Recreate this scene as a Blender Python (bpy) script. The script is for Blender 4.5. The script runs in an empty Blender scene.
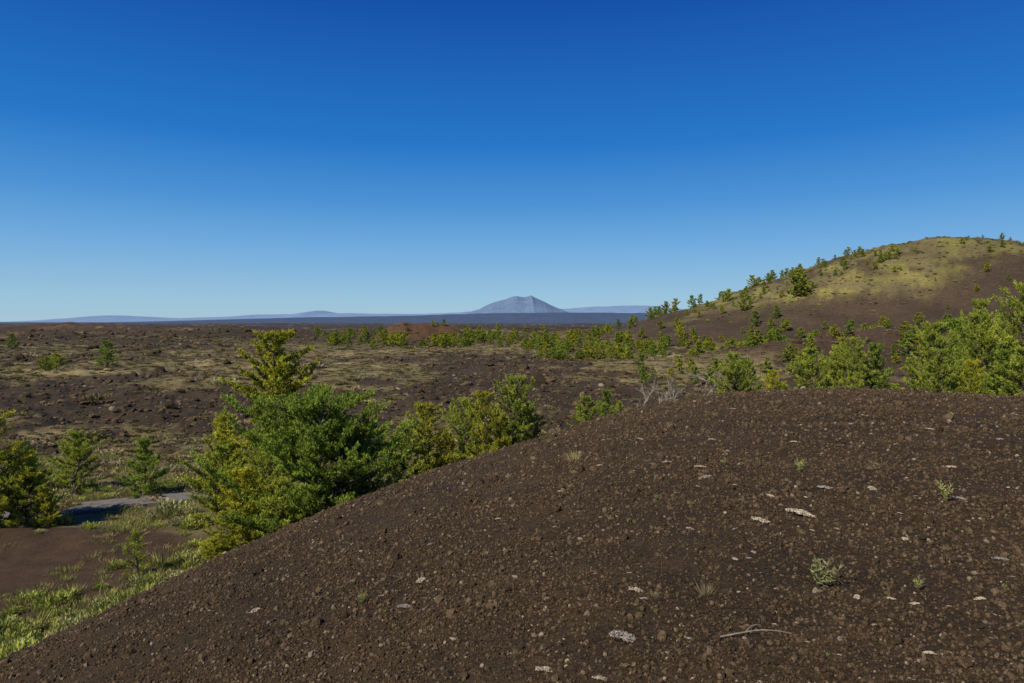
import bpy, math, numpy as np
from mathutils import Vector
rng=np.random.default_rng(7)
scene=bpy.context.scene
F=683.0
# ---------------------------------------------------------------- noise
def _h(ix,iy,s):
    n=(ix.astype(np.int64)*374761393+iy.astype(np.int64)*668265263+s*974634777)&0xffffffff
    n=((n^(n>>13))*1274126177)&0xffffffff
    n=(n^(n>>16))&0xffffffff
    return n/4294967295.0
def vnoise(x,y,s=0):
    x0=np.floor(x);y0=np.floor(y);fx=x-x0;fy=y-y0
    fx=fx*fx*(3-2*fx);fy=fy*fy*(3-2*fy)
    a=_h(x0,y0,s);b=_h(x0+1,y0,s);c=_h(x0,y0+1,s);d=_h(x0+1,y0+1,s)
    return (a*(1-fx)+b*fx)*(1-fy)+(c*(1-fx)+d*fx)*fy
def fbm(x,y,s=0,o=4):
    t=0;a=.5;n=0
    for i in range(o):
        c,sn=math.cos(.6*i),math.sin(.6*i)
        t=t+a*vnoise((x*c-y*sn)*2**i,(x*sn+y*c)*2**i,s+i*17);n+=a;a*=.5
    return t/n
def sm(a,b,x):
    t=np.clip((x-a)/(b-a),0,1);return t*t*(3-2*t)
# ---------------------------------------------------------------- terrain
_td=np.array([-180,-120,-60,-36.8,-21,-9.3,0,4,7.3,13,18.5,27,36.9,60,120,180.])
_S=np.array([-.2,.1,.46,.402,.305,.231,.183,.160,.141,.114,.098,.087,.091,.02,-.15,-.2])
_R=np.array([20,20,15,14,15,18,21,23,24,27,30,32,32,30,25,20.])
_tt=np.arange(-180,180.01,.25)
def _smooth(v,sg=2.0):
    k=np.exp(-.5*(np.arange(-40,41)*.25/sg)**2);k/=k.sum()
    vv=np.concatenate([v[-41:-1],v,v[1:41]]);return np.convolve(vv,k,'valid')
_St=_smooth(np.interp(_tt,_td,_S));_Rt=_smooth(np.interp(_tt,_td,_R))
_hx=np.array([-60,20,45,62,82,100,118,136,153,170,188,206,226,262,320,380.])
_hz=np.array([0,0,3,11,16.5,22.5,29,36,41,44.5,46.5,46,43,33,10,0.])
def hillh(x,y):
    yc=300-.12*(x-150)
    return np.interp(x,_hx,_hz)*np.exp(-((y-yc)/np.where(y<yc,62,90))**2)
def zfore(x,y):
    r=np.hypot(x,y);th=np.degrees(np.arctan2(x,y))
    S=np.interp(th,_tt,_St);R=np.interp(th,_tt,_Rt);A=1.6
    return -A-(S-2*A/R)*r-A/R**2*r*r
def mound(x,y,cx,cy,rx,ry,h):
    return h*np.exp(-((x-cx)/rx)**2-((y-cy)/ry)**2)
def zplain(x,y):
    r=np.hypot(x,y)
    z=-10+ (fbm(x/45,y/45,3,3)-.5)*np.interp(r,[0,45,120,500,4000],[.3,.4,1.6,3.5,8])
    rough=sm(42,70,r)*(1-sm(1500,3000,r))
    lava=sm(.38,.62,fbm(x/35+9,y/35,21,3))
    z=z+rough*(.25+.75*lava)*((fbm(x/3.2,y/3.2,5,4)-.5)*1.8+(np.abs(fbm(x/9,y/9,8,3)-.5))*-2.0)
    z=z+sm(300,600,r)*(1-sm(2500,4000,r))*np.maximum(fbm(x/110,y/70,35,5)-.5,0)*18
    z=z+hillh(x,y)*(.96+.08*fbm(x/18,y/18,4,3))
    z=z+mound(x,y,-58,395,20,14,11)*(.6+.8*fbm(x/7,y/7,31,4))
    z=z+mound(x,y,-36,400,9,12,6)
    z=z+mound(x,y,-260,520,90,40,4)*(.5+fbm(x/12,y/12,32,4))
    z=z+mound(x,y,-420,650,80,40,5)*(.5+fbm(x/12,y/12,33,4))
    z=z+mound(x,y,78,150,34,16,4.5)+mound(x,y,120,150,60,26,6.0)+mound(x,y,92,110,30,14,3.0)
    z=z+mound(x,y,-24,31.2,9,1.6,.4)
    return z
def ground(x,y):
    x=np.asarray(x,float);y=np.asarray(y,float)
    a=zfore(x,y);b=zplain(x,y);k=1.2
    h=np.clip(.5+.5*(a-b)/k,0,1)
    z=b*(1-h)+a*h+k*h*(1-h)*.6
    z=z+h*((fbm(x/1.7,y/1.7,11,4)-.5)*.16+(fbm(x/.22,y/.22,12,3)-.5)*.03)
    return z
def forew(x,y):
    return np.clip(.5+.5*(zfore(x,y)-zplain(x,y))/1.2,0,1)
def g1(x,y): return float(ground(np.array([x]),np.array([y]))[0])
def locate(px,py):
    u=(px-512)/F;v=-(py-322)/F
    d=np.geomspace(1.5,2000,3000);z=ground(u*d,d)
    i=np.argmax(z>v*d);return u*d[i],d[i]
# ---------------------------------------------------------------- mesh helpers
def mk_mesh(name,verts,faces,loops=4,smooth=False,col=None,mats=(),matidx=None):
    me=bpy.data.meshes.new(name)
    verts=np.asarray(verts,np.float32);faces=np.asarray(faces,np.int32)
    me.vertices.add(len(verts));me.vertices.foreach_set('co',verts.ravel())
    nf=len(faces);me.loops.add(nf*loops);me.polygons.add(nf)
    me.loops.foreach_set('vertex_index',faces.ravel())
    me.polygons.foreach_set('loop_start',np.arange(nf,dtype=np.int32)*loops)
    me.polygons.foreach_set('use_smooth',np.full(nf,smooth))
    for m in mats: me.materials.append(m)
    if matidx is not None: me.polygons.foreach_set('material_index',np.asarray(matidx,np.int32))
    me.update(calc_edges=True)
    if col is not None:
        a=me.color_attributes.new('Col','FLOAT_COLOR','POINT')
        c=np.ones((len(verts),4),np.float32);c[:,:3]=col;a.data.foreach_set('color',c.ravel())
    return me
def add(name,me,loc=(0,0,0),rot=0,scl=(1,1,1)):
    o=bpy.data.objects.new(name,me);o.location=loc;o.rotation_euler=(0,0,rot);o.scale=scl
    scene.collection.objects.link(o);return o
# ---------------------------------------------------------------- materials
def newmat(name):
    m=bpy.data.materials.new(name);m.use_nodes=True
    nt=m.node_tree;b=nt.nodes['Principled BSDF'];b.inputs['Roughness'].default_value=.9
    b.inputs['Specular IOR Level'].default_value=.15
    return m,nt,b
def N(nt,t,**k):
    n=nt.nodes.new(t)
    for a,v in k.items(): setattr(n,a,v)
    return n
def ramp(nt,fac,p):
    n=N(nt,'ShaderNodeValToRGB');e=n.color_ramp.elements
    e[0].position=p[0][0];e[0].color=(*p[0][1],1);e[1].position=p[1][0];e[1].color=(*p[1][1],1)
    for q in p[2:]:
        x=e.new(q[0]);x.color=(*q[1],1)
    nt.links.new(fac,n.inputs[0]);return n.outputs[0]
def mul(nt,a,b):
    n=N(nt,'ShaderNodeMix',data_type='RGBA',blend_type='MULTIPLY');n.inputs[0].default_value=1
    nt.links.new(a,n.inputs[6]);nt.links.new(b,n.inputs[7]);return n.outputs[2]
def foliage_mat(name,trans=.35,var=.35):
    m,nt,b=newmat(name)
    at=N(nt,'ShaderNodeAttribute',attribute_name='Col')
    oi=N(nt,'ShaderNodeObjectInfo')
    g=1-var/2
    c=mul(nt,at.outputs['Color'],ramp(nt,oi.outputs['Random'],[(0,(g,g*.98,g)),(1,(1+var*.6,1+var*.45,1))]))
    nt.links.new(c,b.inputs['Base Color']);b.inputs['Roughness'].default_value=.75
    t=N(nt,'ShaderNodeBsdfTranslucent');nt.links.new(c,t.inputs[0])
    mx=N(nt,'ShaderNodeMixShader');mx.inputs[0].default_value=trans
    nt.links.new(b.outputs[0],mx.inputs[1]);nt.links.new(t.outputs[0],mx.inputs[2])
    nt.links.new(mx.outputs[0],nt.nodes['Material Output'].inputs[0])
    return m
M_needle=foliage_mat('pine_needles',.4,.25)
M_shrub=foliage_mat('shrub_leaves',.25,.5)
M_bark,nt,b=newmat('bark')
n=N(nt,'ShaderNodeTexNoise');n.inputs['Scale'].default_value=9
nt.links.new(ramp(nt,n.outputs[0],[(.3,(.05,.038,.028)),(.7,(.16,.13,.10))]),b.inputs['Base Color'])
M_dead,nt,b=newmat('dead_wood')
n=N(nt,'ShaderNodeTexNoise');n.inputs['Scale'].default_value=12
nt.links.new(ramp(nt,n.outputs[0],[(.3,(.16,.13,.10)),(.7,(.32,.28,.22))]),b.inputs['Base Color'])
M_rock,nt,b=newmat('scoria')
oi=N(nt,'ShaderNodeObjectInfo');geo=N(nt,'ShaderNodeNewGeometry')
n=N(nt,'ShaderNodeTexNoise');n.inputs['Scale'].default_value=60
nt.links.new(geo.outputs['Position'],n.inputs['Vector'])
c1=ramp(nt,oi.outputs['Random'],[(0,(.034,.024,.013)),(.5,(.080,.053,.028)),(.87,(.110,.074,.040)),(.98,(.150,.110,.068)),(1,(.30,.25,.17))])
c2=ramp(nt,n.outputs[0],[(.3,(.65,.65,.65)),(.7,(1.25,1.22,1.2))])
nt.links.new(mul(nt,c1,c2),b.inputs['Base Color'])
bp=N(nt,'ShaderNodeBump');bp.inputs['Distance'].default_value=.01;bp.inputs['Strength'].default_value=.7
nt.links.new(n.outputs[0],bp.inputs['Height']);nt.links.new(bp.outputs[0],b.inputs['Normal'])
# ground
M_ground,nt,b=newmat('cinder_and_lava')
at=N(nt,'ShaderNodeAttribute',attribute_name='Col');geo=N(nt,'ShaderNodeNewGeometry');P=geo.outputs['Position']
def noise(sc,det=6,rough=.6):
    n=N(nt,'ShaderNodeTexNoise');n.inputs['Scale'].default_value=sc;n.inputs['Detail'].default_value=det;n.inputs['Roughness'].default_value=rough
    nt.links.new(P,n.inputs['Vector']);return n.outputs[0]
nA=noise(24,5,.8);nB=noise(.9,7,.72);nC=noise(.05,8,.65)
vo=N(nt,'ShaderNodeTexVoronoi');vo.inputs['Scale'].default_value=34;nt.links.new(P,vo.inputs['Vector'])
c=mul(nt,at.outputs['Color'],ramp(nt,nA,[(.32,(.42,.40,.37)),(.68,(1.64,1.6,1.52))]))
c=mul(nt,c,ramp(nt,nB,[(.3,(.60,.60,.60)),(.7,(1.42,1.38,1.3))]))
c=mul(nt,c,ramp(nt,nC,[(.35,(.75,.75,.75)),(.65,(1.25,1.25,1.2))]))
nt.links.new(c,b.inputs['Base Color'])
b1=N(nt,'ShaderNodeBump');b1.inputs['Distance'].default_value=.025;b1.inputs['Strength'].default_value=1
nt.links.new(vo.outputs['Distance'],b1.inputs['Height'])
b2=N(nt,'ShaderNodeBump');b2.inputs['Distance'].default_value=.045;b2.inputs['Strength'].default_value=.9
nt.links.new(nA,b2.inputs['Height']);nt.links.new(b1.outputs[0],b2.inputs['Normal'])
b3=N(nt,'ShaderNodeBump');b3.inputs['Distance'].default_value=.35;b3.inputs['Strength'].default_value=.45
nt.links.new(nB,b3.inputs['Height']);nt.links.new(b2.outputs[0],b3.inputs['Normal'])
nt.links.new(b3.outputs[0],b.inputs['Normal'])
# ---------------------------------------------------------------- ground mesh
th=np.radians(np.concatenate([np.arange(-180,-46,3),np.arange(-46,46,.1),np.arange(46,180,3)]))
rr=[.6]
while rr[-1]<70000:
    r=rr[-1];rr.append(r*(1.010 if r<60 else 1.012 if r<1000 else 1.04))
rr=np.array(rr);nT=len(th);nR=len(rr)
X=np.outer(rr,np.sin(th)).ravel();Y=np.outer(rr,np.cos(th)).ravel()
Z=ground(X,Y)
i=np.arange(nR-1)[:,None]*nT;j=np.arange(nT)[None,:];j2=(j+1)%nT
faces=np.stack([i+j,i+j2,i+nT+j2,i+nT+j],-1).reshape(-1,4)
R=np.hypot(X,Y);wf=forew(X,Y)
def L(*c): return np.array(c)
cind=L(.076,.051,.027);lava=L(.055,.041,.026);olive=L(.165,.134,.062);khaki=L(.26,.21,.115);red=L(.085,.052,.032)
def mixc(a,b,w): return a*(1-w[:,None])+b*w[:,None]
def plainveg(x,y):
    r=np.hypot(x,y)
    n1=fbm(x/34,y/48,41,4);n2=fbm(x/4,y/6,42,4)
    base=np.interp(r,[35,60,75,110,135,380,600,1200],[.50,.45,.36,.36,.52,.52,.38,.25])
    base=base-.20*sm(-14,-40,x)*sm(135,100,r)*sm(55,66,r)
    return sm(.42,.60,base+(n1-.5)*1.3+(n2-.5)*1.0)
v=plainveg(X,Y)
C=mixc(np.tile(lava,(len(X),1)),olive,v*.85)
C=mixc(C,khaki,sm(.50,.60,fbm(X/7,Y/12,43,4))*v*.7)
C=mixc(C,lava*.75,sm(.48,.6,fbm(X/150,Y/60,57,4))*sm(200,420,R)*.9)
C=mixc(C,red*.8,sm(.5,.7,fbm(X/60,Y/60,55,3))*sm(250,500,R)*.4)
C=mixc(C,L(.10,.05,.030),np.clip(mound(X,Y,-58,395,24,18,1)+mound(X,Y,-36,400,12,14,1),0,1)*.8)
C=mixc(C,red,np.clip(mound(X,Y,-260,520,90,40,.8)+mound(X,Y,-420,650,80,40,.8),0,1)*.7)
C=mixc(C,L(.068,.045,.030),np.clip(1.3*mound(X,Y,78,150,30,16,1)+1.3*mound(X,Y,120,150,55,24,1)+mound(X,Y,92,110,30,12,1),0,1))
near=sm(46,40,Y)*sm(-2,-6,X)
C=mixc(C,mixc(np.tile(khaki*.9,(len(X),1)),L(.15,.145,.06),sm(.45,.6,fbm(X/2,Y/2,63,4))*.8),near*.85)
bare_m=np.exp(-((X+22)/7.5)**4-((Y-28)/4.4)**4)
bare=sm(.40,.55,fbm(X/4,Y/4,61,4)*.5+.6*bare_m+.06)
C=mixc(C,L(.085,.056,.036),near*bare)
hh=hillh(X,Y);onh=sm(1,5,hh)
LX=[50,74,98,141,153,173,202,230,270];LH=[12,13.5,16,18,24,31.5,35,33,24]
nh=fbm(X/14,Y/14,71,4)
gm=sm(-3,3,hh-np.interp(X,LX,LH)+(nh-.5)*12)*(1-.7*sm(.52,.60,fbm(X/9,Y/5,73,4)))
hc=mixc(np.tile(L(.062,.044,.031),(len(X),1)),mixc(np.tile(L(.175,.160,.055),(len(X),1)),L(.13,.112,.055),sm(.38,.6,fbm(X/8,Y/8,72,4))),gm)
C=mixc(C,hc,onh)
C=mixc(C,cind,sm(.25,.75,wf+(fbm(X/.8,Y/.8,81,3)-.5)*.5))
C=C*(1+ (wf*(fbm(X/5,Y/5,82,3)-.5)*.5))[:,None]
haze_tint=1-np.exp(-np.maximum(R-700,0)/6500)
C=mixc(C,L(.070,.100,.165),haze_tint)  # aerial haze painted into the vertex colour, bluer with distance
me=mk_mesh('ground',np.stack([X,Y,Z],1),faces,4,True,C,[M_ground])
add('ground',me)
# ---------------------------------------------------------------- far relief
def ridge(name,prof,D,depth,col,seed):
    px=np.array([p[0] for p in prof]);py=np.array([p[1] for p in prof])
    n=500;xs=np.linspace(px[0],px[-1],n);h=np.interp(xs,px,(322-py)/F*D)
    h=h*(1+.08*(fbm(xs/9,xs*0,seed,4)-.5))
    xw=(xs-512)/F*D;m=24;ts=np.linspace(-1,1,m)
    XX=np.repeat(xw[None,:],m,0);YY=D+ts[:,None]*depth+0*XX
    prof2=(1-ts**2)[:,None]
    gl=fbm(XX/(D*.012),YY/(D*.012),seed+3,4)
    ZZ=-14+(h[None,:]+14)*prof2*(1-.25*(1-prof2)*gl*2)
    V=np.stack([XX,YY,ZZ],-1).reshape(-1,3)
    a=np.arange(m-1)[:,None]*n;bb=np.arange(n-1)[None,:]
    f=np.stack([a+bb,a+bb+1,a+n+bb+1,a+n+bb],-1).reshape(-1,4)
    mt,nt,b=newmat(name+'_hazed_surface');g=N(nt,'ShaderNodeNewGeometry')
    nn=N(nt,'ShaderNodeTexNoise');nn.inputs['Scale'].default_value=.004*20000/D;nn.inputs['Detail'].default_value=6
    nt.links.new(g.outputs['Position'],nn.inputs['Vector'])
    nt.links.new(ramp(nt,nn.outputs[0],[(.35,tuple(k*.9 for k in col)),(.65,tuple(k*1.08 for k in col))]),b.inputs['Base Color'])  # bluish col has the aerial haze painted into the base colour
    b.inputs['Roughness'].default_value=1
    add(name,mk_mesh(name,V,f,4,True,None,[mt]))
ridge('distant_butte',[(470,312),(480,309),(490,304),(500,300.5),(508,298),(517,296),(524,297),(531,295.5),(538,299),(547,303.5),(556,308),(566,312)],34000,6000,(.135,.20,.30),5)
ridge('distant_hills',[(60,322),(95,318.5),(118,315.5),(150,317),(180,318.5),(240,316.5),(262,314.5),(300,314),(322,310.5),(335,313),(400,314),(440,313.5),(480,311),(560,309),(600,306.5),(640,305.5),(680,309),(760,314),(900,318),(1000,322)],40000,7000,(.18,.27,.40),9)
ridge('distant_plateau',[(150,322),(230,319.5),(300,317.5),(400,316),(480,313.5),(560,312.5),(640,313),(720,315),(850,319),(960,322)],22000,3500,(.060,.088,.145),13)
# ---------------------------------------------------------------- foliage
class Geo:
    def __init__(s): s.v=[];s.f=[];s.c=[];s.m=[];s.n=0
    def put(s,v,f,c,m):
        s.v.append(v);s.f.append(f+s.n);s.c.append(np.broadcast_to(c,v.shape));s.m.append(np.full(len(f),m));s.n+=len(v)
    def mesh(s,name,mats):
        return mk_mesh(name,np.concatenate(s.v),np.concatenate(s.f),4,False,np.concatenate(s.c),mats,np.concatenate(s.m))
def tube(g,pts,rad,sides,col,m):
    pts=np.asarray(pts,float);n=len(pts);t=np.gradient(pts,axis=0);t/=np.linalg.norm(t,axis=1)[:,None]+1e-9
    ref=np.where(np.abs(t[:,2:3])>.9,[[1.,0,0]],[[0,0,1.]])
    a=np.cross(t,ref);a/=np.linalg.norm(a,axis=1)[:,None]+1e-9;b=np.cross(t,a)
    an=np.arange(sides)*2*math.pi/sides
    V=(pts[:,None]+(a[:,None]*np.cos(an)[None,:,None]+b[:,None]*np.sin(an)[None,:,None])*np.asarray(rad)[:,None,None]).reshape(-1,3)
    i=np.arange(n-1)[:,None]*sides;j=np.arange(sides)[None,:];k=(j+1)%sides
    g.put(V,np.stack([i+j,i+k,i+sides+k,i+sides+j],-1).reshape(-1,4),np.array(col),m)
def blades(g,p,d,ln,w,col,m,r):
    d=d/(np.linalg.norm(d,axis=1)[:,None]+1e-9)
    s=np.cross(d,r.normal(size=d.shape));s/=np.linalg.norm(s,axis=1)[:,None]+1e-9
    ln=ln[:,None];w=w[:,None]
    V=np.stack([p,p+d*ln*.45+s*w,p+d*ln,p+d*ln*.5-s*w],1).reshape(-1,3)
    n=len(p);f=np.arange(n*4).reshape(n,4)
    g.put(V,f,np.repeat(col,4,0),m)
def pine(name,seed,h,w,base=.06,limbs=80,cols=((.05,.075,.018),(.20,.215,.03)),lead=1,dens=1.,pw=.75,bl=.15,bw=.024,top=.15,nb=9,gapn=5,el0=-5,lh=(.55,.85)):
    r=np.random.default_rng(seed);g=Geo();ca,cb=np.array(cols[0]),np.array(cols[1])
    P=[];D=[];SH=[]
    for L_ in range(lead):
        off=r.normal(size=2)*w*(.0 if L_==0 else .45);hh=h*(1 if L_==0 else r.uniform(*lh));ww=w*(1 if L_==0 else r.uniform(.5,.75))
        nz=10;tz=np.linspace(0,1,nz)
        bend=np.cumsum(r.normal(size=(nz,2))*.018*hh,0);bend-=bend[0]
        tr=np.column_stack([off[0]*np.sqrt(tz)+bend[:,0],off[1]*np.sqrt(tz)+bend[:,1],tz*hh-.15*(tz==0)])
        r0=.016*hh+.03
        tube(g,tr,r0*(1-tz*.93),8,(.1,.08,.06),0)
        gaps=r.uniform(0,2*math.pi,gapn);gt=r.uniform(.2,.9,gapn)
        nl=int(limbs*(1 if L_==0 else .55));az=r.uniform(0,6.28)
        for q in range(nl):
            t=base+(1-base)*((q+r.uniform(0,1))/nl)**.9*.99;az+=2.4+r.normal()*.35
            prof=min(1,(t-base+.12)/.28)*(1-t)**pw*1.15+top*(1-t)**.3*.8
            Ln=ww*prof*r.uniform(.5,1.22)
            if any(abs(t-b_)<.07 and abs((az-a_+3.14)%6.28-3.14)<.8 for a_,b_ in zip(gaps,gt)): Ln*=.4
            if Ln<.12: Ln=.12
            el=math.radians(el0+45*t+r.normal()*10)
            c0=np.array([np.interp(t,tz,tr[:,k]) for k in range(3)])
            m=7;sd=np.linspace(0,1,m)
            hd=np.array([math.cos(az),math.sin(az)])
            curl=.28*r.uniform(.4,1.4)
            pts=np.column_stack([c0[0]+hd[0]*Ln*sd*math.cos(el),c0[1]+hd[1]*Ln*sd*math.cos(el),c0[2]+Ln*sd*math.sin(el)+curl*Ln*sd**2.2])
            pts[:,2]-=np.maximum(pts[:,2]-hh*1.0,0)*.8
            pts[1:]+=r.normal(size=(m-1,3))*.03*Ln
            rl=(.012+.012*Ln)
            tube(g,pts,rl*(1-.85*sd),4,(.1,.08,.06),0)
            nt_=max(3,int((Ln*9+2)*dens));lsh=r.uniform(-.2,.25)
            for s_ in range(nt_):
                s=.25+.75*((s_+r.uniform())/nt_)**.8
                p0=np.array([np.interp(s,sd,pts[:,k]) for k in range(3)])
                side=r.choice([-1,1]);fw=pts[-1]-pts[-3];fw/=np.linalg.norm(fw)
                sv=np.array([-hd[1]*side,hd[0]*side,0])
                dv=fw*r.uniform(.4,1)+sv*r.uniform(.2,1.2)+np.array([0,0,r.uniform(-.1,.8)])+r.normal(size=3)*.15
                dv/=np.linalg.norm(dv)
                tl=(.14+.20*Ln*(1.15-s))*r.uniform(.6,1.3);tl=min(tl,.6)
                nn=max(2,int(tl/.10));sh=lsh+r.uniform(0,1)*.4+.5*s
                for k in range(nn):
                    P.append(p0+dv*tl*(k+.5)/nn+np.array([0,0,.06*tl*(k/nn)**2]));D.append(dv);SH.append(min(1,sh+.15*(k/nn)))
        for k in range(8):
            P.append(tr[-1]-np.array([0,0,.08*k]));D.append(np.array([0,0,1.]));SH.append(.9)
    P=np.array(P);D=np.array(D);SH=np.array(SH)
    p=np.repeat(P,nb,0);d=np.repeat(D,nb,0)*.75+np.array([0,0,.25])+r.normal(size=(len(P)*nb,3))*.55
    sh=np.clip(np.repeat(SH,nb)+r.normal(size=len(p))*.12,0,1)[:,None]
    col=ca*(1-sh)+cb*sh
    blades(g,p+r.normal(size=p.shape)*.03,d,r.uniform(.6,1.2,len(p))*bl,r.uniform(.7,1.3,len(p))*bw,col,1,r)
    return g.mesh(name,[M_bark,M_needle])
YEL=((.11,.14,.018),(.58,.57,.055));GRN=((.065,.11,.022),(.36,.47,.06));MID=((.085,.125,.025),(.46,.52,.07))
tm={}
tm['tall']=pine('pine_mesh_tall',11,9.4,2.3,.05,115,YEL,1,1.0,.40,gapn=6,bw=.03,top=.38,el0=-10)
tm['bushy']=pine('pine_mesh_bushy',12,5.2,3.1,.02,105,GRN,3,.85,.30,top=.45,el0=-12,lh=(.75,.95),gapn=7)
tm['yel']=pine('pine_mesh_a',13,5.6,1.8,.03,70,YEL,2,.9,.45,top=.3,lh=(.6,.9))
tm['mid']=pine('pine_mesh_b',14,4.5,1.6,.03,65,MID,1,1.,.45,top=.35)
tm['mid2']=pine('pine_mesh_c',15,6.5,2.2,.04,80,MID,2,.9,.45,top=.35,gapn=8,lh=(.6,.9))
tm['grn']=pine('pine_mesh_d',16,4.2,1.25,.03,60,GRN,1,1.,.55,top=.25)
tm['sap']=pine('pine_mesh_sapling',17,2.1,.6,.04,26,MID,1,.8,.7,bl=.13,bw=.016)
TH=dict(tall=9.4,bushy=5.2,yel=5.6,mid=4.5,mid2=6.5,grn=4.2,sap=2.1)
def tree(kind,px,d,toppy,wf_=1,rot=None):
    u=(px-512)/F;x=u*d;z=g1(x,d)
    h=(322-toppy)/F*d-z+.1;s=h/TH[kind]
    add('pine_tree',tm[kind],(x,d,z-.1),rng.uniform(0,6.28) if rot is None else rot,(s*wf_,s*wf_,s))
tree('yel',0,32.5,414,1.0);tree('mid',24,32.5,468,1.1);tree('yel',46,32.5,488,.8);tree('mid',76,39.8,434,.95);tree('grn',143,38.8,440,1.0)
tree('grn',-38,32,430,1.2)
tree('tall',260,34.5,336,1.0,1.0);tree('bushy',322,29.5,406,.85,.5);tree('mid2',268,31,440,.75);tree('yel',240,29.5,470,1.0);tree('mid',218,33.5,446,1.0)
tree('mid',285,27.5,482,.9);tree('sap',137,26.8,531);tree('sap',127,26.4,570,1.4);tree('yel',225,27.5,515,1.2);tree('yel',230,36,418,.75)
tree('mid',408,38,426,.9);tree('yel',433,39,406,.9);tree('mid2',464,41,402,.75);tree('mid2',508,41,380,.85);tree('yel',487,38,394,.75);tree('mid',525,43,406,.8)
tree('mid',588,44,398,.9);tree('grn',606,46,391,.9);tree('sap',617,43,402)
for a in [('mid',733,62,356,.8),('grn',747,66,362,.8),('yel',776,58,371,1.0),('mid',811,60,350,.8),('mid2',853,58,340,.7),('grn',876,60,346,.9),('mid',838,72,348,.7),
  ('mid2',929,62,326,.7),('mid',945,56,352,.8),('yel',968,58,362,.8),('mid2',990,62,318,.7),('mid2',1018,60,288,.75),('grn',1003,52,352,.9),('mid',1026,50,350,.9),('grn',956,78,322,.8),('mid',978,84,304,.6),
  ('grn',106,150,341,1.2),('mid',57,140,354,1.5),('mid',45,135,357,1.3),('grn',12,260,334,1.2)]: tree(*a)
def dead(name,seed,h):
    r=np.random.default_rng(seed);g=Geo()
    def br(p,d,L_,rad,lv):
        n=6;pts=[p]
        for k in range(n-1):
            d=d+r.normal(size=3)*.16;d/=np.linalg.norm(d);pts.append(pts[-1]+d*L_/(n-1))
        tube(g,pts,rad*np.linspace(1,.3,n),5,(.3,.26,.2),0)
        if lv<3:
            for k in range(4 if lv else 9):
                i=r.integers(1,n);nd=d*.6+r.normal(size=3)*.5;nd[2]=abs(nd[2])*.8+.3;nd/=np.linalg.norm(nd);br(np.array(pts[i]),nd,L_*r.uniform(.3,.55),rad*.5,lv+1)
    br(np.array([0,0,-.1]),np.array([.1,0,1.]),h*.7,.10,0)
    return g.mesh(name,[M_dead])
for px,d,top,sd in [(652,50,366,3),(702,58,362,4),(636,48,374,6),(678,54,374,8)]:
    x=(px-512)/F*d;z=g1(x,d);h=(322-top)/F*d-z
    add('dead_tree',dead('dead_tree_mesh',sd,h*1.05),(x,d,z))
# ---------------------------------------------------------------- scatter machinery
def scatter(name,x,y,z,scl,srcs,tilt=0.):
    n=len(x);me=bpy.data.meshes.new(name);me.vertices.add(n)
    me.vertices.foreach_set('co',np.stack([x,y,z],1).astype(np.float32).ravel())
    rot=np.column_stack([rng.normal(size=n)*tilt,rng.normal(size=n)*tilt,rng.uniform(0,6.28,n)]).astype(np.float32)
    if scl.ndim==1: scl=np.column_stack([scl]*3)
    for nm,dt in (('rot',rot),('scl',scl.astype(np.float32))):
        a=me.attributes.new(nm,'FLOAT_VECTOR','POINT');a.data.foreach_set('vector',dt.ravel())
    a=me.attributes.new('idx','INT','POINT');a.data.foreach_set('value',rng.integers(0,len(srcs),n).astype(np.int32))
    col=bpy.data.collections.new(name+'_sources')
    for k,s in enumerate(srcs):
        col.objects.link(bpy.data.objects.new(name+'_piece',s))
    ng=bpy.data.node_groups.new(name,'GeometryNodeTree')
    ng.interface.new_socket('Geometry',in_out='INPUT',socket_type='NodeSocketGeometry')
    ng.interface.new_socket('Geometry',in_out='OUTPUT',socket_type='NodeSocketGeometry')
    gi=ng.nodes.new('NodeGroupInput');go=ng.nodes.new('NodeGroupOutput')
    ip=ng.nodes.new('GeometryNodeInstanceOnPoints');ci=ng.nodes.new('GeometryNodeCollectionInfo')
    ci.inputs['Collection'].default_value=col;ci.inputs['Separate Children'].default_value=True;ci.inputs['Reset Children'].default_value=True
    def na(nm,t):
        q=ng.nodes.new('GeometryNodeInputNamedAttribute');q.data_type=t;q.inputs[0].default_value=nm;return q.outputs[0]
    er=ng.nodes.new('FunctionNodeEulerToRotation')
    ng.links.new(gi.outputs[0],ip.inputs['Points']);ng.links.new(ci.outputs[0],ip.inputs['Instance'])
    ip.inputs['Pick Instance'].default_value=True
    ng.links.new(na('idx','INT'),ip.inputs['Instance Index'])
    ng.links.new(na('rot','FLOAT_VECTOR'),er.inputs[0]);ng.links.new(er.outputs[0],ip.inputs['Rotation'])
    ng.links.new(na('scl','FLOAT_VECTOR'),ip.inputs['Scale']);ng.links.new(ip.outputs[0],go.inputs[0])
    o=add(name,me);md=o.modifiers.new('scatter','NODES');md.node_group=ng
    return o
import bmesh
def rockmesh(seed,sub=1):
    r=np.random.default_rng(seed);bm=bmesh.new();bmesh.ops.create_icosphere(bm,subdivisions=sub,radius=1)
    s=r.uniform(.65,1.15,3)
    for v in bm.verts: v.co=Vector([c*k for c,k in zip(v.co,s)])*float(r.uniform(.72,1.2))
    me=bpy.data.meshes.new('rock');bm.to_mesh(me);bm.free();me.materials.append(M_rock);return me
rocks=[rockmesh(k,2 if k<3 else 1) for k in range(7)]
n=200000
r_=2.2*(44/2.2)**(rng.uniform(0,1,n)**1.0);t_=np.radians(rng.uniform(-43,43,n))
x=r_*np.sin(t_);y=r_*np.cos(t_)
s=np.exp(rng.normal(size=n)*.45)*(.0030+.00082*r_);big=rng.uniform(size=n)<.006;s=np.where(big,s*1.9,s)
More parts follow.
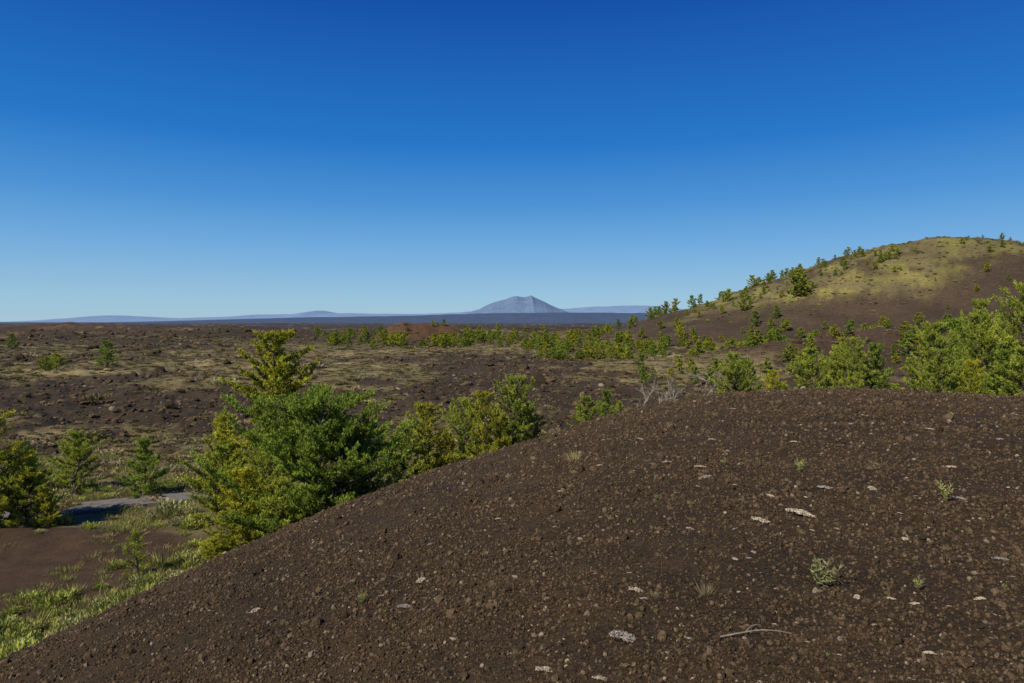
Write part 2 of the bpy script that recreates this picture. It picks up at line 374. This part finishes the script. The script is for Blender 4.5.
k=(forew(x,y)>.45)&(fbm(x/1.1,y/1.1,91,3)+rng.uniform(-.25,.25,n)>.37);x,y,s=x[k],y[k],s[k]
scatter('scoria_gravel',x,y,ground(x,y)+s*.25,s,rocks,.6)
n=40000
r_=40*(600/40)**(rng.uniform(0,1,n));t_=np.radians(rng.uniform(-42,42,n));x=r_*np.sin(t_);y=r_*np.cos(t_)
k=(plainveg(x,y)<.5)&(forew(x,y)<.2)&(hillh(x,y)<3);x,y,r_=x[k],y[k],r_[k];s=np.exp(rng.normal(size=len(x))*.55)*(.06+.001*r_)
scatter('lava_rubble',x,y,ground(x,y),np.column_stack([s*1.3,s*1.3,s*.8]),rocks,.3)
# shrubs
def shrub(name,seed,n,ca,cb,bl,bw,flat=.7,m=M_shrub):
    r=np.random.default_rng(seed);g=Geo()
    d=r.normal(size=(n,3));d[:,2]=np.abs(d[:,2]);d/=np.linalg.norm(d,axis=1)[:,None]
    lob=1+.3*np.sin(np.arctan2(d[:,1],d[:,0])*3+r.uniform(0,6))
    p=d*(r.uniform(.15,1,n)**.5*lob)[:,None]*np.array([1,1,flat]);p[:,2]*=r.uniform(.6,1.15,n)
    dd=d*.6+np.array([0,0,.7])+r.normal(size=(n,3))*.35
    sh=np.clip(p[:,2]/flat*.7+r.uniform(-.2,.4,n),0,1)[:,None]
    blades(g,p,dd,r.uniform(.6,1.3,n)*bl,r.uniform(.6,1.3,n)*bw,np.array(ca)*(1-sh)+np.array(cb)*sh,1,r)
    for q in range(7):
        e=r.normal(size=3);e[2]=abs(e[2])+.6;e/=np.linalg.norm(e)
        tube(g,[(0,0,-.1),tuple(e*.4),tuple(e*.8*np.array([1,1,flat]))],[.04,.025,.01],4,(.1,.08,.06),0)
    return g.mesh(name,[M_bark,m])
def grass(name,seed,n,ca,cb,w=.01,lean=.45,sp=.12):
    r=np.random.default_rng(seed);g=Geo()
    p=np.column_stack([r.normal(size=n)*sp,r.normal(size=n)*sp,np.zeros(n)-.03])
    d=np.column_stack([p[:,0]*.36/sp+r.normal(size=n)*lean*.5,p[:,1]*.36/sp+r.normal(size=n)*lean*.5,np.ones(n)])
    sh=r.uniform(0,1,n)[:,None]
    blades(g,p,d,r.uniform(.4,1.1,n),np.full(n,w),np.array(ca)*(1-sh)+np.array(cb)*sh,0,r)
    return g.mesh(name,[M_shrub])
sage=[shrub('sagebrush',s_,600,(.14,.15,.07),(.46,.47,.22),.3,.05) for s_ in (1,2)]
rabb=[shrub('rabbitbrush',s_,600,(.13,.17,.035),(.46,.51,.12),.32,.045,.8) for s_ in (3,4)]
low=[shrub('low_shrub',s_,170,a,b_,.45,.10,.55) for s_,a,b_ in ((5,(.12,.10,.05),(.31,.26,.11)),(6,(.09,.085,.04),(.24,.22,.08)),(7,(.17,.14,.085),(.42,.35,.21)))]
grs=[grass('bunchgrass',s_,120,(.27,.22,.10),(.50,.43,.22)) for s_ in (8,9)]
fld=[grass('field_grass',s_,70,a,b_,.035,.7,.5) for s_,a,b_ in ((20,(.22,.18,.09),(.40,.34,.17)),(21,(.16,.16,.06),(.33,.32,.12)),(22,(.14,.16,.045),(.30,.34,.09)))]
n=75000
r_=42*(900/42)**(rng.uniform(0,1,n)**.9);t_=np.radians(rng.uniform(-42,42,n));x=r_*np.sin(t_);y=r_*np.cos(t_)
k=(rng.uniform(size=n)<.05+.6*plainveg(x,y))&(forew(x,y)<.25)&(hillh(x,y)<2);x,y,r_=x[k],y[k],r_[k]
s=np.exp(rng.normal(size=len(x))*.5)*(.17+.0009*r_)
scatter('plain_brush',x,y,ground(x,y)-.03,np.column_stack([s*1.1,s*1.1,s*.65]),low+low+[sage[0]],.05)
# road
rp=np.array([(-70,24),(-50,27.5),(-36,31.4),(-28,34.2),(-23,36.4),(-18,39.2),(-13,41.8),(-7,44.0),(0,45.5),(8,48),(18,53),(32,60)])
tt=np.linspace(0,len(rp)-1,160)
def cr(a):
    i=np.clip(np.floor(tt).astype(int),0,len(rp)-2);f=tt-i
    p0=a[np.clip(i-1,0,None)];p1=a[i];p2=a[i+1];p3=a[np.clip(i+2,None,len(rp)-1)]
    return .5*(2*p1+(p2-p0)*f+(2*p0-5*p1+4*p2-p3)*f**2+(3*p1-p0-3*p2+p3)*f**3)
cx,cy=cr(rp[:,0]),cr(rp[:,1]);tx,ty=np.gradient(cx),np.gradient(cy);l=np.hypot(tx,ty);nx,ny=-ty/l,tx/l
def strip(name,offs,dz,mat):
    offs=np.array(offs);XX=cx[:,None]+nx[:,None]*offs;YY=cy[:,None]+ny[:,None]*offs
    cz=np.max(ground(cx[:,None]+nx[:,None]*np.linspace(-1.2,1.2,7),cy[:,None]+ny[:,None]*np.linspace(-1.2,1.2,7)),1)
    kk=np.ones(9)/9;cz=np.convolve(np.pad(cz,4,'edge'),kk,'valid')+.08
    ZZ=cz[:,None]+dz+0*XX;ZZ=np.where(np.abs(offs)[None,:]>1.4,ZZ-.4,ZZ)
    m=len(offs);a=np.arange(159)[:,None]*m;bb=np.arange(m-1)[None,:]
    f=np.stack([a+bb,a+bb+1,a+m+bb+1,a+m+bb],-1).reshape(-1,4)
    return mk_mesh(name,np.stack([XX,YY,ZZ],-1).reshape(-1,3),f,4,False,None,[mat])
def simple(nm,a,b_,sc):
    m,nt,b=newmat(nm);n=N(nt,'ShaderNodeTexNoise');n.inputs['Scale'].default_value=sc;n.inputs['Detail'].default_value=5
    g=N(nt,'ShaderNodeNewGeometry');nt.links.new(g.outputs['Position'],n.inputs['Vector'])
    nt.links.new(ramp(nt,n.outputs[0],[(.3,a),(.7,b_)]),b.inputs['Base Color']);return m
M_as=simple('asphalt',(.135,.12,.10),(.185,.168,.14),3)
M_sh=simple('gravel_shoulder',(.06,.045,.03),(.10,.08,.055),6)
road=bpy.data.objects.new('road',None);scene.collection.objects.link(road)
for nm,me in (('shoulder',strip('shoulder',[-2.2,-1.3,1.3,2.2],-.004,M_sh)),('asphalt',strip('asphalt',[-1.0,0,1.0],.004,M_as))):
    o=add(nm,me);o.parent=road
def roadd(x,y):
    return np.min(np.hypot(x[:,None]-cx[None],y[:,None]-cy[None]),1)
def foot(n,f):
    x=rng.uniform(-40,2,n);y=rng.uniform(17,50,n);w=forew(x,y)
    k=(roadd(x,y)>1.45)&(w<.75);x,y,w=x[k],y[k],w[k]
    toe=np.exp(-((zfore(x,y)-zplain(x,y)+1.0)/2.0)**2)
    br=np.exp(-((x+22)/7.5)**4-((y-28)/4.4)**4)
    p=f(toe,br,x,y);k=rng.uniform(size=len(x))<p;return x[k],y[k]
x,y=foot(5200,lambda t,b_,x,y:np.clip(1.0*t+.14,0,1)*(1-.97*b_)*np.where(y>40,.6,1))
s=np.exp(rng.normal(size=len(x))*.4)*.30
scatter('sagebrush',x,y,ground(x,y)-.03,np.column_stack([s,s,s*.9]),sage+rabb+rabb,.08)
x,y=foot(26000,lambda t,b_,x,y:np.clip(.45*t+.6*sm(.35,.55,fbm(x/3,y/3,96,3)),0,1)*(1-.985*b_))
s=np.exp(rng.normal(size=len(x))*.3)*.22
scatter('dry_grass',x,y,ground(x,y),s,fld,.1)
# distant trees
dm=[pine('distant_pine',s_,6,2.0,.03,30,c,1,.5,.5,bl=.40,bw=.10,top=.3,nb=6) for s_,c in ((31,MID),(32,GRN),(33,YEL))]
X_=[];Y_=[];S_=[]
def belt(n,p0,p1,d0,d1,s0=.35,s1=1.):
    px=rng.uniform(p0,p1,n);d=rng.uniform(d0,d1,n);x=(px-512)/F*d
    k=rng.uniform(size=n)<.2+1.5*sm(.4,.6,fbm(x/14,d/14,101,3));X_.append(x[k]);Y_.append(d[k]);S_.append(rng.uniform(s0,s1,k.sum()))
belt(340,330,800,250,430,.45,1.0);belt(230,520,830,160,250,.3,.7);belt(70,640,1060,105,150,.2,.5);belt(210,740,1080,130,230,.25,.75);belt(60,300,560,380,600);belt(36,830,1080,78,110,.25,.6)
n=1300;x=rng.uniform(60,260,n);y=rng.uniform(225,330,n);hv=hillh(x,y);yc=300-.12*(x-150)
p=np.where((x<160)&(y>yc-34)&(y<yc+4)&(hv>9),.26*sm(60,110,x),.03)*sm(8,14,hv)+.10*(hv>12)*sm(.5,.6,fbm(x/12,y/12,99,3))
k=rng.uniform(size=n)<p;X_.append(x[k]);Y_.append(y[k]);S_.append(rng.uniform(.2,.62,k.sum()))
X_.append(np.array([113.,115.5]));Y_.append(np.array([272.,270]));S_.append(np.array([1.7,1.1]))
x=np.concatenate(X_);y=np.concatenate(Y_);s=np.concatenate(S_)
k=forew(x,y)<.3;x,y,s=x[k],y[k],s[k]
scatter('distant_trees',x,y,ground(x,y)-.1,np.column_stack([s*1.15,s*1.15,s]),dm,.04)
n=4500;x=rng.uniform(55,280,n);y=rng.uniform(225,320,n);hv=hillh(x,y)
k=(hv>np.interp(x,LX,LH)+rng.normal(size=n)*4)&(rng.uniform(size=n)<.5);x,y=x[k],y[k]
s=rng.uniform(.2,.8,len(x));scatter('hill_brush',x,y,ground(x,y)-.05,s,low+rabb[:1],.05)
# ---------------------------------------------------------------- small plants on the cinders
def cushion(seed):
    r=np.random.default_rng(seed);g=Geo();n=420
    a=r.uniform(0,6.28,n);q=np.sqrt(r.uniform(0,1,n))*(1+.35*np.sin(a*2+seed)+.15*np.sin(a*5+seed))
    p=np.column_stack([q*np.cos(a),q*np.sin(a)*.75,.10+.18*(1-np.clip(q,0,1)**2)*r.uniform(.5,1,n)])
    d=r.normal(size=(n,3));d[:,2]=abs(d[:,2])+.3
    sh=r.uniform(0,1,n)[:,None];blades(g,p,d,r.uniform(.12,.25,n),r.uniform(.04,.08,n),np.array((.38,.33,.27))*(1-sh)+np.array((.72,.65,.56))*sh,0,r)
    return g.mesh('dwarf_buckwheat',[M_shrub])
cus=[cushion(k) for k in (1,2,3)]
pts=[(625,641,17),(545,672,11),(800,516,15),(760,522,10),(421,582,8),(405,608,8),(255,612,7),(452,640,5),(636,592,9),(645,600,6),(825,489,8),(700,468,6),(706,478,7),(857,598,6),(890,600,6),(915,605,6),(930,655,8),(600,680,8),(515,578,5),(548,600,5),(640,440,5),(667,463,5),(960,500,7),(770,497,6),(795,443,5),(950,468,6),(985,520,6),(872,490,7),(600,466,4),(560,492,4),(498,520,4),(430,545,4),(320,590,4),(580,540,5),(690,530,5),(735,560,5),(1000,560,7),(980,600,6),(440,600,6),(690,640,5),(840,640,5),(905,540,6),(712,440,4),(850,425,4),(930,430,5),(1000,440,4)]
xs=[];ys=[];ss=[]
for a,b_,w in pts:
    x,y=locate(a,b_);xs.append(x);ys.append(y);ss.append(w*.72*y/F)
for q in range(300):
    a=rng.uniform(200,1080);b_=rng.uniform(400,700)
    x,y=locate(a,b_)
    if y<34 and forew(np.array([x]),np.array([y]))[0]>.8: xs.append(x);ys.append(y);ss.append(rng.uniform(.6,2.4)*y/F)
xs,ys,ss=map(np.array,(xs,ys,ss))
scatter('dwarf_buckwheat',xs,ys,ground(xs,ys)+ss*.12,ss,cus,.05)
def weed(seed):
    r=np.random.default_rng(seed);g=Geo()
    for q in range(9):
        a=r.uniform(0,6.28);L_=r.uniform(.6,1);e=np.array([math.cos(a)*.5,math.sin(a)*.5,1])*L_
        pp=[np.array([0,0,-.05]),e*np.array([.4,.4,.5]),e];tube(g,pp,[.015,.012,.006],4,(.2,.2,.08),0)
        m=26;t=r.uniform(.15,1,m)[:,None];p=e*t*np.array([1,1,1]);d=r.normal(size=(m,3));d[:,2]=abs(d[:,2])+.5
        sh=r.uniform(0,1,m)[:,None];blades(g,p,d,r.uniform(.12,.28,m),r.uniform(.02,.035,m),np.array((.18,.20,.07))*(1-sh)+np.array((.46,.46,.20))*sh,0,r)
    return g.mesh('weed',[M_shrub])
wd=[weed(1),weed(2)]
for a,b_,h,w_ in [(825,588,26,1.3),(946,502,20,.8),(817,583,13,1.2),(918,590,12,1),(362,604,12,.9),(800,472,12,1)]:
    x,y=locate(a,b_);s=h*y/F;add('green_weed',wd[a%2],(x,y,g1(x,y)),a*.1,(s*w_,s*w_,s))
for a,b_,h in [(706,596,15),(574,462,14),(655,598,9),(690,505,6),(515,655,6),(610,520,6),(870,470,6)]:
    x,y=locate(a,b_);s=h*y/F;add('grass_tuft',grs[a%2],(x,y,g1(x,y)),a*.1,(s*1.1,s*1.1,s))
n=90;a=rng.uniform(150,1060,n);b_=rng.uniform(410,683,n)
q=np.array([locate(i,j) for i,j in zip(a,b_)]);k=(q[:,1]<30)&(forew(q[:,0],q[:,1])>.7);q=q[k]
scatter('dry_sprigs',q[:,0],q[:,1],ground(q[:,0],q[:,1]),rng.uniform(2,6,len(q))*q[:,1]/F,grs+wd,.15)
x0,y0=locate(720,640);x1,y1=locate(792,637);g=Geo()
t=np.linspace(0,1,9);p=np.column_stack([x0+(x1-x0)*t,y0+(y1-y0)*t+.03*np.sin(t*3),0*t]);p[:,2]=ground(p[:,0],p[:,1])+.014+.008*np.sin(t*3.1)
tube(g,p,.0045*(1-.6*t),6,(.3,.25,.2),0);tube(g,[p[3],p[3]+(.05,.05,.01),p[3]+(.09,.07,.01)],[.003,.003,.002],5,(.3,.25,.2),0)
add('dead_branch',g.mesh('dead_branch',[M_dead]))
# ---------------------------------------------------------------- light, sky, camera
az=math.radians(-136);el=math.radians(43)
sd=Vector((math.sin(az)*math.cos(el),math.cos(az)*math.cos(el),math.sin(el)))
li=bpy.data.lights.new('sun','SUN');li.energy=5.0;li.angle=math.radians(.5);li.color=(1,.93,.80)
so=bpy.data.objects.new('sun',li);so.rotation_euler=sd.to_track_quat('Z','Y').to_euler();scene.collection.objects.link(so)
w=bpy.data.worlds.new('World');scene.world=w;w.use_nodes=True;nt=w.node_tree;bg=nt.nodes['Background']
sky=nt.nodes.new('ShaderNodeTexSky');sky.sky_type='NISHITA';sky.sun_disc=False;sky.sun_elevation=el;sky.sun_rotation=az
sky.altitude=1800;sky.air_density=1.0;sky.dust_density=.2;sky.ozone_density=2
tc=nt.nodes.new('ShaderNodeTexCoord');sp=nt.nodes.new('ShaderNodeSeparateXYZ');nt.links.new(tc.outputs['Generated'],sp.inputs[0])
rc=ramp(nt,sp.outputs[2],[(0,(.036,.054,.066)),(1,(.001,.005,.025)),(.03,(.031,.053,.070)),(.105,(.0155,.040,.072)),(.17,(.0060,.028,.066)),(.25,(.0011,.0175,.058)),(.43,(.0001,.0072,.039))])
vs=nt.nodes.new('ShaderNodeVectorMath');vs.operation='SCALE';vs.inputs['Scale'].default_value=100
nt.links.new(rc,vs.inputs[0])
mx=nt.nodes.new('ShaderNodeMix');mx.data_type='RGBA';mx.inputs[0].default_value=.93
nt.links.new(sky.outputs[0],mx.inputs[6]);nt.links.new(vs.outputs[0],mx.inputs[7])
nt.links.new(mx.outputs[2],bg.inputs[0]);bg.inputs[1].default_value=.1
cam=bpy.data.cameras.new('camera');cam.lens=24.01;cam.sensor_width=36;cam.clip_end=200000;cam.clip_start=.05
cam.shift_y=-19.5/1024
co=bpy.data.objects.new('camera',cam);co.rotation_euler=(math.radians(90),0,0);scene.collection.objects.link(co);scene.camera=co
scene.view_settings.view_transform='Standard';scene.view_settings.look='None';scene.view_settings.exposure=0
